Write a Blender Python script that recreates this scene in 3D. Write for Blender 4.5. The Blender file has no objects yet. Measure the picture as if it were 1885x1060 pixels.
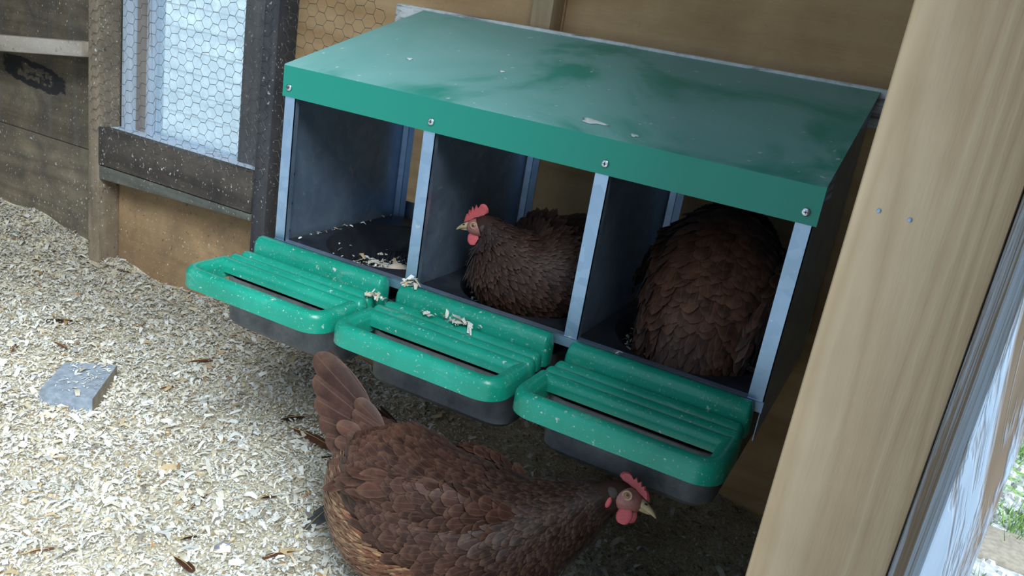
import bpy, bmesh, math, random
import numpy as np
from mathutils import Vector, Matrix
random.seed(7); RNG = np.random.default_rng(7)
scene = bpy.context.scene
col = scene.collection

# ------------------------------------------------------------------ camera
FPX, YAW, PIT, ROL = 1552.09, 0.4335, 0.3168, 0.1670
CAM = Vector((1.0532, -1.1884, 0.4832))
fw = Vector((-math.sin(YAW)*math.cos(PIT), math.cos(YAW)*math.cos(PIT), -math.sin(PIT)))
r0 = Vector((math.cos(YAW), math.sin(YAW), 0)); u0 = r0.cross(fw)
rr = r0*math.cos(ROL)+u0*math.sin(ROL); uu = -r0*math.sin(ROL)+u0*math.cos(ROL)
cd = bpy.data.cameras.new('camera'); cam = bpy.data.objects.new('camera', cd); col.objects.link(cam)
M = Matrix((rr, uu, -fw)).transposed().to_4x4(); M.translation = CAM; cam.matrix_world = M
cd.sensor_width = 36; cd.lens = FPX/1885*36; cd.clip_start = 0.02; cd.clip_end = 200
scene.camera = cam

# ------------------------------------------------------------------ world, light, exposure
w = bpy.data.worlds.new('sky'); scene.world = w; w.use_nodes = True
bg = w.node_tree.nodes['Background']; bg.inputs[0].default_value = (0.60, 0.80, 1.0, 1); bg.inputs[1].default_value = 0.80
sd = bpy.data.lights.new('hazy_sun', 'SUN'); sd.energy = 6.4; sd.angle = math.radians(36); sd.color = (.84, .95, 1.0)
sun = bpy.data.objects.new('hazy_sun', sd); col.objects.link(sun)
sun.rotation_euler = Vector((-0.63, 0.54, -0.83)).to_track_quat('-Z', 'Y').to_euler()
vs = scene.view_settings; vs.view_transform = 'Standard'; vs.look = 'None'; vs.gamma = 1; vs.use_curve_mapping = False
vs.exposure = 0.0

# ------------------------------------------------------------------ node helpers
class NT:
    def __init__(s, name):
        m = bpy.data.materials.new(name); m.use_nodes = True; s.m = m; s.t = m.node_tree; s.n = s.t.nodes
        s.b = s.n['Principled BSDF']; s.out = s.n['Material Output']
    def add(s, typ, **kw):
        x = s.n.new(typ)
        for k, v in kw.items(): setattr(x, k, v)
        return x
    def link(s, a, b): s.t.links.new(a, b)
    def set(s, node, **kw):
        for k, v in kw.items(): node.inputs[k.replace('_', ' ')].default_value = v
    def coords(s, scale=(1, 1, 1), rot=(0, 0, 0), kind='Object', loc=(0, 0, 0)):
        tc = s.add('ShaderNodeTexCoord'); mp = s.add('ShaderNodeMapping')
        mp.inputs['Scale'].default_value = scale; mp.inputs['Rotation'].default_value = rot; mp.inputs['Location'].default_value = loc
        s.link(tc.outputs[kind], mp.inputs['Vector']); return mp.outputs[0]
    def noise(s, vec, scale, detail=4, rough=.6, dist=0.0):
        x = s.add('ShaderNodeTexNoise'); s.set(x, Scale=scale, Detail=detail, Roughness=rough, Distortion=dist)
        s.link(vec, x.inputs['Vector']); return x.outputs['Fac']
    def ramp(s, fac, stops):
        x = s.add('ShaderNodeValToRGB'); e = x.color_ramp.elements
        while len(e) < len(stops): e.new(.5)
        for i, (p, c) in enumerate(stops):
            e[i].position = p; e[i].color = (*c, 1) if len(c) == 3 else c
        s.link(fac, x.inputs[0]); return x.outputs[0]
    def mix(s, fac, a, b, mode='MIX'):
        x = s.add('ShaderNodeMix', data_type='RGBA', blend_type=mode)
        for sock, v in ((x.inputs[0], fac), (x.inputs[6], a), (x.inputs[7], b)):
            if isinstance(v, (int, float)): sock.default_value = v
            elif isinstance(v, tuple): sock.default_value = (*v, 1) if len(v) == 3 else v
            else: s.link(v, sock)
        return x.outputs[2]
    def math(s, op, a, b=0.0):
        x = s.add('ShaderNodeMath', operation=op)
        for sock, v in ((x.inputs[0], a), (x.inputs[1], b)):
            if isinstance(v, (int, float)): sock.default_value = v
            else: s.link(v, sock)
        return x.outputs[0]
    def bump(s, h, strength=.3, dist=.002):
        x = s.add('ShaderNodeBump'); s.set(x, Strength=strength, Distance=dist); s.link(h, x.inputs['Height'])
        s.link(x.outputs[0], s.b.inputs['Normal']); return x
    def base(s, c):
        if isinstance(c, tuple): s.b.inputs['Base Color'].default_value = (*c, 1)
        else: s.link(c, s.b.inputs['Base Color'])
    def fin(s, rough=.6, spec=.5, metal=0.0):
        s.b.inputs['Roughness'].default_value = rough if isinstance(rough, float) else .5
        if not isinstance(rough, float): s.link(rough, s.b.inputs['Roughness'])
        s.b.inputs['Specular IOR Level'].default_value = spec; s.b.inputs['Metallic'].default_value = metal
        return s.m

def wood(name, dark, light, axis='Z', ring=18, dirt=0.0, dirtcol=(.05, .045, .04), specks=0.0, rough=.75, knots=False, spcol=(.75,.75,.72), gscale=1.0):
    k = NT(name)
    sc = {'X': (.08, 1, 1), 'Y': (1, .08, 1), 'Z': (1, 1, .08)}[axis]
    v = k.coords(sc)
    warp = k.noise(v, 5*gscale, 3, .55, .4)
    rings = k.math('FRACT', k.math('MULTIPLY', warp, float(ring)))
    rings = k.math('ABSOLUTE', k.math('SUBTRACT', k.math('MULTIPLY', rings, 2.0), 1.0))
    fine = k.noise(v, 160, 3, .7)
    g = k.math('ADD', k.math('MULTIPLY', rings, .6), k.math('MULTIPLY', fine, .5))
    c = k.ramp(g, [(.2, dark), (.8, light)])
    o = k.coords()
    blot = k.noise(o, 6, 4, .6)
    c = k.mix(.35, c, k.ramp(blot, [(.3, tuple(x*.6 for x in dark)), (.7, light)]))
    if knots:
        vo = k.add('ShaderNodeTexVoronoi', feature='F1'); k.set(vo, Scale=2.6, Randomness=1.0)
        k.link(k.coords((.75, 1, 1.6)), vo.inputs['Vector'])
        kf = k.ramp(vo.outputs['Distance'], [(.03, (1, 1, 1)), (.10, (.35, .35, .35)), (.2, (0, 0, 0))])
        c = k.mix(kf, c, tuple(x*.3 for x in dark))
    if dirt:
        df = k.ramp(k.noise(o, 9, 6, .7, .5), [(.35, (0, 0, 0)), (.7, (dirt,)*3)])
        c = k.mix(df, c, dirtcol)
    if specks:
        msk = k.ramp(k.noise(k.coords(loc=(5, 2, 8)), 5, 3, .6), [(.36, (.25, .25, .25)), (.58, (1, 1, 1))])
        s1 = k.ramp(k.noise(k.coords((1, 1, .7)), 150, 2, .5, .3), [(.66, (0, 0, 0)), (.71, (specks,)*3)])
        c = k.mix(k.math('MULTIPLY', s1, msk), c, spcol)
        s2 = k.ramp(k.noise(k.coords(loc=(3, 1, 2)), 85, 3, .6, .5), [(.63, (0, 0, 0)), (.68, (specks,)*3)])
        c = k.mix(k.math('MULTIPLY', s2, msk), c, (.04, .032, .028))
    k.base(c); k.bump(k.math('ADD', g, fine), .25, .0015)
    return k.fin(rough, .3)

MAT = {}
MAT['post'] = wood('fresh_pine', (.66, .43, .25), (.82, .58, .37), 'Z', 26, .10, (.42, .28, .16), .0)
MAT['stud_old'] = wood('weathered_stud', (.22, .165, .11), (.38, .29, .20), 'Z', 9, .6, (.09, .075, .065), .8)
MAT['stud_dark'] = wood('dark_stud', (.05, .05, .06), (.13, .12, .12), 'Z', 7, .7, (.02, .025, .04), .7)
MAT['stud_new'] = wood('clean_stud', (.40, .27, .15), (.60, .44, .28), 'Z', 9, .2)
MAT['sill'] = wood('dirty_board', (.05, .04, .036), (.14, .11, .09), 'X', 8, .7, (.025, .023, .025), .9)
MAT['sill2'] = wood('greyed_board', (.10, .10, .085), (.20, .19, .16), 'X', 8, .5, (.05, .05, .045), .6)
MAT['ply'] = wood('plywood', (.48, .27, .12), (.66, .43, .23), 'X', 10, .25, (.26, .15, .08), .12, knots=True, gscale=.7)
MAT['ply_low'] = wood('plywood_low', (.34, .20, .10), (.50, .32, .17), 'X', 8, .55, (.12, .09, .06), .8, gscale=.7)
MAT['ply_old'] = wood('old_plywood', (.12, .09, .06), (.22, .175, .12), 'X', 7, .8, (.055, .05, .045), .6)
def stained():
    m = wood('stained_plywood', (.12, .09, .06), (.22, .175, .12), 'X', 7, .8, (.055, .05, .045), .6); m.name = 'stained_plywood'
    t = m.node_tree; k = NT.__new__(NT); k.m = m; k.t = t; k.n = t.nodes; k.b = k.n['Principled BSDF']; k.out = k.n['Material Output']
    src = k.b.inputs['Base Color'].links[0].from_socket
    sx = k.add('ShaderNodeSeparateXYZ'); k.link(k.coords(), sx.inputs[0])
    wob = k.math('MULTIPLY', k.math('SUBTRACT', k.noise(k.coords((1, 1, 1.6)), 26, 6, .75), .5), 2.0)
    ex = k.math('POWER', k.math('ABSOLUTE', k.math('DIVIDE', k.math('ADD', sx.outputs['X'], 1.44), .150)), 3.0)
    zz = k.math('ADD', k.math('SUBTRACT', sx.outputs['Z'], .500), k.math('MULTIPLY', k.math('ADD', sx.outputs['X'], 1.44), .10))
    ez = k.math('POWER', k.math('ABSOLUTE', k.math('DIVIDE', zz, .040)), 3.0)
    d = k.math('ADD', k.math('ADD', ex, ez), wob)
    f = k.ramp(d, [(.06, (0, 0, 0)), (.12, (.9, .9, .9)), (.85, (.9, .9, .9)), (1.0, (0, 0, 0))])
    drip = k.ramp(k.noise(k.coords((1, 1, .03)), 14, 3, .6), [(.55, (0, 0, 0)), (.75, (.5, .5, .5))])
    c = k.mix(drip, src, (.16, .17, .16)); c = k.mix(f, c, (.012, .014, .020)); k.base(c); return m
MAT['ply_stain'] = stained()
MAT['ledge'] = wood('ledge_wood', (.22, .16, .11), (.50, .42, .34), 'X', 7, .5, (.42, .40, .40), .5)
MAT['ceil'] = wood('ceiling_wood', (.10, .08, .06), (.20, .15, .10), 'X', 6)

def painted(name, paint, under, cover=.5, axis='Z'):
    k = NT(name); sc = {'Z': (1, 1, .10), 'X': (.10, 1, 1)}[axis]
    n = k.noise(k.coords(sc), 26, 6, .72, 1.0)
    f = k.ramp(n, [(cover-.04, (1, 1, 1)), (cover+.04, (0, 0, 0))])
    p = k.ramp(k.noise(k.coords((1, 1, .05)), 90, 3, .7), [(.3, tuple(x*.75 for x in paint)), (.7, paint)])
    u = k.ramp(k.noise(k.coords((1, 1, .06)), 60, 3, .7), [(.3, tuple(x*.5 for x in under)), (.7, under)])
    k.base(k.mix(f, u, p)); k.bump(f, .5, .002); return k.fin(.55, .4)
MAT['paint'] = painted('peeling_white_paint', (.42, .50, .63), (.24, .17, .12), .46)
MAT['paint_frame'] = painted('painted_frame', (.58, .66, .78), (.30, .26, .24), .62)
MAT['paint_ledger'] = painted('whitewashed_board', (.74, .74, .74), (.20, .16, .14), .56, 'X')
MAT['grey_stile'] = wood('grey_stile', (.10, .095, .10), (.20, .185, .18), 'Z', 7, .4, (.07, .07, .08), .3)
MAT['tan_stile'] = wood('tan_stile', (.22, .18, .16), (.34, .29, .26), 'Z', 7)

def galv():
    k = NT('galvanised_steel')
    vo = k.add('ShaderNodeTexVoronoi'); k.set(vo, Scale=60.0); k.link(k.coords(), vo.inputs['Vector'])
    n = k.noise(k.coords(), 12, 5, .6)
    c = k.mix(.3, k.ramp(vo.outputs['Color'], [(.2, (.36, .48, .66)), (.8, (.46, .58, .76))]), k.ramp(n, [(.3, (.32, .43, .60)), (.7, (.52, .62, .74))]))
    sp = k.ramp(k.noise(k.coords(), 55, 2, .5), [(.70, (0, 0, 0)), (.73, (.8, .8, .8))])
    k.base(k.mix(sp, c, (.70, .70, .66)))
    return k.fin(k.ramp(n, [(.3, (.36,)*3), (.7, (.52,)*3)]), .5, .86)
MAT['galv'] = galv()

def roofmat():
    k = NT('green_roof_paint'); o = k.coords()
    dust = k.ramp(k.noise(o, 3.6, 5, .55, .8), [(.36, (.12, .12, .12)), (.46, (.55, .55, .55)), (.75, (.8, .8, .8))])
    streak = k.ramp(k.noise(k.coords((1, .35, 1), (0, 0, .5)), 22, 5, .7, .6), [(.45, (0, 0, 0)), (.8, (.35, .35, .35))])
    geo = k.add('ShaderNodeNewGeometry'); sx = k.add('ShaderNodeSeparateXYZ'); k.link(geo.outputs['Normal'], sx.inputs[0])
    up = k.ramp(sx.outputs['Z'], [(.3, (0, 0, 0)), (.8, (1, 1, 1))])
    f = k.math('MULTIPLY', k.math('MAXIMUM', dust, streak), up)
    c = k.mix(f, (.006, .265, .190), (.32, .52, .52))
    sp = k.ramp(k.noise(o, 70, 2, .5), [(.72, (0, 0, 0)), (.75, (.7, .7, .7))])
    c = k.mix(k.math('MULTIPLY', sp, up), c, (.6, .66, .64))
    k.base(c); return k.fin(k.ramp(f, [(0, (.32,)*3), (.7, (.55,)*3)]), .5)
MAT['roof'] = roofmat()

def perchmat():
    k = NT('green_plastic'); o = k.coords()
    c = k.ramp(k.noise(o, 9, 4, .6), [(.3, (.005, .25, .160)), (.7, (.014, .345, .240))])
    sp = k.ramp(k.noise(o, 95, 3, .6), [(.66, (0, 0, 0)), (.72, (.75, .75, .75))])
    c = k.mix(sp, c, (.62, .66, .58))
    sp2 = k.ramp(k.noise(k.coords(loc=(2, 5, 1)), 260, 2, .6), [(.66, (0, 0, 0)), (.70, (.55, .55, .55))])
    c = k.mix(sp2, c, (.50, .58, .50))
    smear = k.ramp(k.noise(k.coords((.4, 1, 1)), 30, 5, .75, .8), [(.58, (0, 0, 0)), (.78, (.4, .4, .4))])
    c = k.mix(smear, c, (.35, .52, .42))
    k.base(c); k.bump(sp, .3, .0008)
    k.b.inputs['Subsurface Weight'].default_value = .12; k.b.inputs['Subsurface Radius'].default_value = (.3, 1, .7); k.b.inputs['Subsurface Scale'].default_value = .006
    return k.fin(.30, .5)
MAT['perch'] = perchmat()

def blackp():
    k = NT('black_plastic'); n = k.noise(k.coords(), 14, 5, .65)
    k.base(k.ramp(n, [(.4, (.010, .012, .018)), (.75, (.035, .037, .044))])); return k.fin(.42, .45)
MAT['black'] = blackp()
def greyp():
    k = NT('dusty_black_plastic'); n = k.noise(k.coords(), 18, 5, .7)
    k.base(k.ramp(n, [(.35, (.06, .062, .068)), (.7, (.15, .15, .15))])); return k.fin(.5, .4)
MAT['tray'] = greyp()
def plain(name, c, rough=.6, spec=.5, metal=0.0, var=.25, scale=25):
    k = NT(name); n = k.noise(k.coords(), scale, 4, .6)
    k.base(k.ramp(n, [(.3, tuple(x*(1-var) for x in c)), (.7, tuple(min(1, x*(1+var*.5)) for x in c))])); return k.fin(rough, spec, metal)
MAT['steel'] = plain('zinc_screw', (.75, .77, .8), .3, .5, 1.0, .1)
MAT['hole'] = plain('dark_recess', (.01, .01, .012), .8)
MAT['wire'] = plain('wire', (.16, .16, .16), .5, .5, .7)
MAT['egg'] = plain('eggshell', (.62, .47, .38), .45, .4, 0, .06)
MAT['dropping'] = plain('chalky_dropping', (.72, .76, .74), .8, .2, 0, .2, 200)
MAT['slab'] = plain('concrete_block', (.30, .34, .40), .85, .3, 0, .35, 60)
MAT['slab_side'] = plain('concrete_block_side', (.36, .31, .25), .85, .3, 0, .3, 60)
MAT['base_floor'] = plain('litter_bed', (.55, .48, .36), .95, .1, 0, .55, 220)

def attrmat(name, rough, spec, bumpscale=None, trans=0.0):
    k = NT(name); a = k.add('ShaderNodeAttribute', attribute_name='tint'); c = a.outputs['Color']
    if bumpscale: c = k.mix(.25, c, k.ramp(k.noise(k.coords(), bumpscale, 3, .7), [(.3, (.1, .08, .06)), (.7, (1, 1, 1))]), 'MULTIPLY')
    k.base(c)
    return k.fin(rough, spec)
MAT['flake'] = attrmat('wood_shavings', .75, .25, 300)

def feathermat(name):
    k = NT(name); a = k.add('ShaderNodeAttribute', attribute_name='tint'); c = a.outputs['Color']
    tc = k.add('ShaderNodeTexCoord'); sx = k.add('ShaderNodeSeparateXYZ'); k.link(tc.outputs['UV'], sx.inputs[0])
    av = k.math('ABSOLUTE', k.math('SUBTRACT', sx.outputs['Y'], .5))          # 0 shaft .. .5 edge
    diag = k.math('SUBTRACT', k.math('MULTIPLY', sx.outputs['X'], 26.0), k.math('MULTIPLY', av, 22.0))
    barb = k.math('ADD', k.math('MULTIPLY', k.math('SINE', k.math('MULTIPLY', diag, 6.28)), .12), .88)
    edge = k.ramp(av, [(.36, (0, 0, 0)), (.5, (1, 1, 1))]); tip = k.ramp(sx.outputs['X'], [(.72, (0, 0, 0)), (1, (1, 1, 1))])
    e = k.math('MAXIMUM', edge, tip)
    c2 = k.mix(k.math('MULTIPLY', e, .22), c, (.36, .20, .13))
    cb = k.add('ShaderNodeCombineXYZ')
    for i in range(3): k.link(barb, cb.inputs[i])
    c3 = k.mix(1.0, c2, cb.outputs[0], 'MULTIPLY')
    c3 = k.mix(.8, c3, k.ramp(k.noise(k.coords(), 48, 4, .7), [(.3, (.40, .38, .40)), (.7, (1.15, 1.1, 1.05))]), 'MULTIPLY')
    sh = k.ramp(av, [(.012, (1, 1, 1)), (.03, (0, 0, 0))])
    k.base(k.mix(k.math('MULTIPLY', sh, .12), c3, (.35, .22, .15)))
    k.b.inputs['Sheen Weight'].default_value = .07; k.b.inputs['Sheen Roughness'].default_value = .4
    k.b.inputs['Sheen Tint'].default_value = (.8, .75, .8, 1)
    return k.fin(.5, .22)
MAT['feather'] = feathermat('brown_feather')
MAT['henbody'] = plain('down_brown', (.045, .020, .015), .8, .2, 0, .3, 60)
def combmat(name, c):
    k = NT(name); n = k.noise(k.coords(), 350, 3, .6)
    k.base(k.ramp(n, [(.3, tuple(x*.75 for x in c)), (.7, c)])); k.bump(n, .5, .0006)
    k.b.inputs['Subsurface Weight'].default_value = .25; k.b.inputs['Subsurface Radius'].default_value = (1, .25, .2); k.b.inputs['Subsurface Scale'].default_value = .004
    return k.fin(.45, .4)
MAT['comb'] = combmat('comb_red', (.72, .12, .13))
MAT['face'] = combmat('face_skin', (.42, .17, .14))
MAT['ear'] = plain('ear_tuft', (.07, .05, .04), .8)
MAT['beak'] = plain('beak_horn', (.52, .38, .20), .4, .5, 0, .3, 120)
MAT['iris'] = plain('amber_iris', (.40, .18, .06), .15, .6)
MAT['pupil'] = plain('pupil', (.005, .005, .006), .05, .8)
MAT['lid'] = plain('eyelid', (.50, .30, .22), .6)
MAT['leg'] = plain('yellow_shank', (.55, .40, .16), .6, .4, 0, .3, 150)

def panemat():
    k = NT('dirty_pane'); n = k.noise(k.coords((1, 1, .6)), 38, 5, .7, .4); s = k.noise(k.coords((.25, 1, 3)), 9, 3, .6)
    fac = k.ramp(k.math('ADD', k.math('MULTIPLY', n, .6), k.math('MULTIPLY', s, .4)), [(.38, (.15,)*3), (.62, (.60,)*3)])
    tr = k.add('ShaderNodeBsdfTranslucent'); tr.inputs[0].default_value = (.92, .97, 1.0, 1)
    tp = k.add('ShaderNodeBsdfTransparent'); tp.inputs[0].default_value = (.92, .97, 1, 1)
    gl = k.add('ShaderNodeBsdfGlossy'); gl.inputs['Roughness'].default_value = .15
    m1 = k.add('ShaderNodeMixShader'); k.link(fac, m1.inputs[0]); k.link(tp.outputs[0], m1.inputs[1]); k.link(tr.outputs[0], m1.inputs[2])
    m2 = k.add('ShaderNodeMixShader'); m2.inputs[0].default_value = .04; k.link(m1.outputs[0], m2.inputs[1]); k.link(gl.outputs[0], m2.inputs[2])
    k.link(m2.outputs[0], k.out.inputs['Surface']); return k.m
MAT['pane'] = panemat()
def groundmat():
    k = NT('gravel_and_grass'); o = k.coords()
    vo = k.add('ShaderNodeTexVoronoi'); k.set(vo, Scale=55.0); k.link(o, vo.inputs['Vector'])
    g = k.ramp(vo.outputs['Color'], [(.1, (.30, .31, .33)), (.9, (.62, .64, .66))])
    f = k.ramp(k.noise(o, 3.5, 6, .7), [(.52, (0, 0, 0)), (.60, (1, 1, 1))])
    k.base(k.mix(f, g, k.ramp(k.noise(o, 90, 2, .6), [(.3, (.10, .20, .05)), (.7, (.36, .48, .22))])))
    k.bump(vo.outputs['Distance'], .6, .01); return k.fin(.9, .2)
MAT['ground'] = groundmat()
MAT['shed'] = plain('white_clapboard', (.90, .93, .94), .6, .3, 0, .12, 6)
MAT['grass'] = attrmat('grass_blades', .6, .3)
MAT['gravel'] = attrmat('gravel_stones', .8, .3)

# ------------------------------------------------------------------ object helpers
def tag(o, label=None, cat=None, group=None, kind=None):
    for k, v in (('label', label), ('category', cat), ('group', group), ('kind', kind)):
        if v: o[k] = v
    return o
def empty(name, loc, label, cat, group=None):
    o = bpy.data.objects.new(name, None); o.empty_display_size = .05; o.location = loc; col.objects.link(o)
    return tag(o, label, cat, group)
def world_loc(o):
    p = Vector((0, 0, 0))
    while o is not None: p += o.location; o = o.parent
    return p
def mk(name, V, F, mat, parent=None, smooth=False, origin=None, uv=None, tint=None, bevel=0.0, segs=2, mats=None, midx=None):
    """V in world coordinates; the object's origin is its parent's or its own base."""
    V = np.asarray(V, dtype=np.float64).reshape(-1, 3)
    if parent is not None: off = np.array(world_loc(parent))
    elif origin is not None: off = np.array(origin)
    else: off = np.array([(V[:, 0].min()+V[:, 0].max())/2, (V[:, 1].min()+V[:, 1].max())/2, V[:, 2].min()])
    me = bpy.data.meshes.new(name)
    L = V-off
    if isinstance(F, np.ndarray):                                           # uniform polygons, quick path
        n, k = F.shape
        me.vertices.add(len(L)); me.vertices.foreach_set('co', L.astype(np.float32).ravel())
        me.loops.add(n*k); me.loops.foreach_set('vertex_index', F.astype(np.int32).ravel())
        me.polygons.add(n); me.polygons.foreach_set('loop_start', (np.arange(n)*k).astype(np.int32))
        me.update(calc_edges=True); me.validate()
    else:
        me.from_pydata([tuple(v) for v in L], [], F); me.update()
    if tint is not None:
        a = me.color_attributes.new('tint', 'FLOAT_COLOR', 'POINT')
        t = np.c_[np.asarray(tint), np.ones(len(L))].astype(np.float32); a.data.foreach_set('color', t.ravel())
    if uv is not None:
        ul = me.uv_layers.new(name='UVMap'); li = np.zeros(len(me.loops), dtype=np.int32); me.loops.foreach_get('vertex_index', li)
        ul.data.foreach_set('uv', np.asarray(uv, dtype=np.float32)[li].ravel())
    for m in (mats or [mat]): me.materials.append(m)
    if midx is not None: me.polygons.foreach_set('material_index', np.asarray(midx, dtype=np.int32))
    if bevel:
        bm = bmesh.new(); bm.from_mesh(me)
        ed = [e for e in bm.edges if len(e.link_faces) == 2 and e.calc_face_angle(0) > .6]
        bmesh.ops.bevel(bm, geom=ed, offset=bevel, segments=segs, affect='EDGES', profile=.5, clamp_overlap=True)
        bm.to_mesh(me); bm.free(); smooth = True
    if smooth:
        me.polygons.foreach_set('use_smooth', np.ones(len(me.polygons), dtype=bool))
        if bevel or smooth == 'auto': me.set_sharp_from_angle(angle=math.radians(38))
    o = bpy.data.objects.new(name, me); col.objects.link(o)
    if parent is not None: o.parent = parent
    else: o.location = off
    return o
BF = [(0, 3, 2, 1), (4, 5, 6, 7), (0, 1, 5, 4), (1, 2, 6, 5), (2, 3, 7, 6), (3, 0, 4, 7)]
def boxv(a, b):
    x0, y0, z0 = a; x1, y1, z1 = b
    return [(x0, y0, z0), (x1, y0, z0), (x1, y1, z0), (x0, y1, z0), (x0, y0, z1), (x1, y0, z1), (x1, y1, z1), (x0, y1, z1)]
def box(name, a, b, mat, parent=None, bevel=.002, **kw):
    return mk(name, boxv(a, b), BF, mat, parent, bevel=bevel, **kw)
class MB:
    def __init__(s): s.V = []; s.F = []; s.I = []
    def add(s, V, F, i=0):
        n = len(s.V); s.V += [tuple(v) for v in V]; s.F += [tuple(x+n for x in f) for f in F]; s.I += [i]*len(F)
    def box(s, a, b, i=0): s.add(boxv(a, b), BF, i)
    def rings(s, R, closed=True, cap=True, i=0):
        n = len(R[0]); V = [p for r in R for p in r]; F = []
        for j in range(len(R)-1):
            for k in range(n if closed else n-1):
                k2 = (k+1) % n; F.append((j*n+k, j*n+k2, (j+1)*n+k2, (j+1)*n+k))
        if cap: F.append(tuple(range(n))[::-1]); F.append(tuple((len(R)-1)*n+k for k in range(n)))
        s.add(V, F, i)
    def tube(s, P, r, n=8, cap=True):
        P = [Vector(p) for p in P]; R = []
        rad = r if isinstance(r, (list, tuple)) else [r]*len(P); ref = Vector((.31, .2, .93))
        for j, p in enumerate(P):
            t = (P[min(j+1, len(P)-1)]-P[max(j-1, 0)]).normalized(); a = t.cross(ref).normalized(); b = t.cross(a)
            R.append([p+(a*math.cos(q)+b*math.sin(q))*rad[j] for q in [2*math.pi*k/n for k in range(n)]])
        s.rings(R, True, cap)
    def sphere(s, c, rx, ry, rz, M3=None, nu=14, nv=9):
        R = []
        for j in range(1, nv):
            ph = math.pi*j/nv; R.append([(rx*math.sin(ph)*math.cos(2*math.pi*k/nu), ry*math.sin(ph)*math.sin(2*math.pi*k/nu), -rz*math.cos(ph)) for k in range(nu)])
        M3 = M3 or Matrix.Identity(3); c = Vector(c)
        self_R = [[c+M3 @ Vector(p) for p in r] for r in R]
        s.rings(self_R, True, True)
    def build(s, name, mat, parent=None, smooth='auto', **kw):
        if max(s.I, default=0) > 0: kw['midx'] = s.I
        return mk(name, s.V, s.F, mat, parent, smooth=smooth, **kw)

# ================================================================== THE SETTING
FZ = -0.44; SY = 0.43; PY = 0.50            # floor level, stud fronts, plywood face
def fbump(x, y):
    return .010*np.sin(x*7.3+1.1)*np.cos(y*6.1+.4)+.006*np.sin(x*17+y*13)+.004*np.sin(x*31-y*27+2)
def floor_h(x, y):
    pile = .07*np.clip((-1.02-x)/.5, 0, 1)*np.clip((y-.0)/.5, 0, 1)+.012*np.clip((y-.38)/.12, 0, 1)
    return FZ+fbump(x, y)+pile-.006
nx, ny = 150, 80
gx, gy = np.meshgrid(np.linspace(-2.2, 1.10, nx), np.linspace(-.72, PY+.005, ny)); gz = floor_h(gx, gy)
V = np.c_[gx.ravel(), gy.ravel(), gz.ravel()]
q = np.arange(nx*ny).reshape(ny, nx)
F = np.stack([q[:-1, :-1].ravel(), q[:-1, 1:].ravel(), q[1:, 1:].ravel(), q[1:, :-1].ravel()], 1)
fl = mk('floor', V, F, MAT['base_floor'], smooth=True); tag(fl, 'coop floor covered by pale wood shavings', None, kind='structure')
tag(box('floor_slab', (-2.2, -.72, -.56), (1.10, PY, -.475), MAT['sill2'], fl), None)
g = mk('ground_outside', [(-9, -9, -.60), (9, -9, -.60), (9, 9, -.60), (-9, 9, -.60)], [(0, 1, 2, 3)], MAT['ground'])
tag(g, 'bright gravel yard with patches of grass outside', kind='structure')

wb = bpy.data.objects.new('wall_back', None); col.objects.link(wb); wb.location = (0, PY, FZ); tag(wb, 'plywood back wall on timber studs', kind='structure')
def panel(a, b, mat, label=None):
    o = box('plywood_panel', a, b, mat, wb, .0015)
    if label: o['label'] = label
    return o
panel((-2.2, PY, -.118), (-1.06, PY+.015, 1.85), MAT['ply_stain'], 'grimy grey brown upper plywood sheet')
panel((-2.2, PY-.002, -.56), (-1.06, PY+.015, -.121), MAT['ply_old'], 'grimy lower plywood sheet speckled with dirt')
panel((-1.056, PY, -.56), (-.44, PY+.015, -.03), MAT['ply_low'], 'dirty tan plywood below the window')
panel((-.44, PY, -.56), (.285, PY+.015, 1.85), MAT['ply'], 'orange tan plywood sheet')
panel((.288, PY, -.56), (1.11, PY+.015, 1.85), MAT['ply'], 'shaded plywood sheet with a dark knot')
panel((-1.056, PY, .62), (-.44, PY+.015, 1.85), MAT['ply'])
wr = box('wall_right', (1.106, -.515, -.56), (1.126, PY+.015, 1.85), MAT['ply_old'], bevel=0); tag(wr, 'right hand wall behind the pine post', kind='structure')
wl = box('wall_left', (-2.22, -.72, -.56), (-2.20, PY+.015, 1.85), MAT['ply_old'], bevel=0); tag(wl, 'far left wall of the coop', kind='structure')
wf = box('wall_front', (-2.20, -.72, -.56), (-1.35, -.70, 1.85), MAT['ply_old'], bevel=0); tag(wf, 'front wall beside the doorway', kind='structure')
ce = box('ceiling', (-2.22, -.74, 1.85), (1.16, PY+.10, 1.88), MAT['ceil'], bevel=0); tag(ce, 'timber ceiling of the coop', kind='structure')

# window in the back wall
wi = bpy.data.objects.new('window_1', None); col.objects.link(wi); wi.location = (-.77, .52, -.03); tag(wi, 'small window with cloudy pane behind chicken wire', kind='structure')
box('window_stile', (-1.045, PY-.004, -.03), (-1.002, PY+.05, .62), MAT['paint_frame'], wi)['label'] = 'white painted outer stile'
box('window_stile', (-1.000, PY+.008, -.03), (-.958, PY+.05, .62), MAT['tan_stile'], wi)
box('window_bead', (-.957, PY+.004, -.03), (-.936, PY+.05, .62), MAT['paint_frame'], wi)['label'] = 'pale glazing bead'
box('window_stile', (-.592, PY-.004, -.03), (-.4675, PY+.05, .62), MAT['grey_stile'], wi)['label'] = 'grey weathered right stile'
box('window_head', (-1.045, PY-.002, .585), (-.4675, PY+.05, .64), MAT['paint_frame'], wi)
box('window_sill', (-1.05, SY+.032, -.045), (-.4675, PY+.06, -.020), MAT['paint_frame'], wi)['label'] = 'white sill ledge'
box('window_pane', (-.9355, PY+.028, -.02), (-.593, PY+.032, .585), MAT['pane'], wi, 0)['label'] = 'cloudy scuffed pane'

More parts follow.
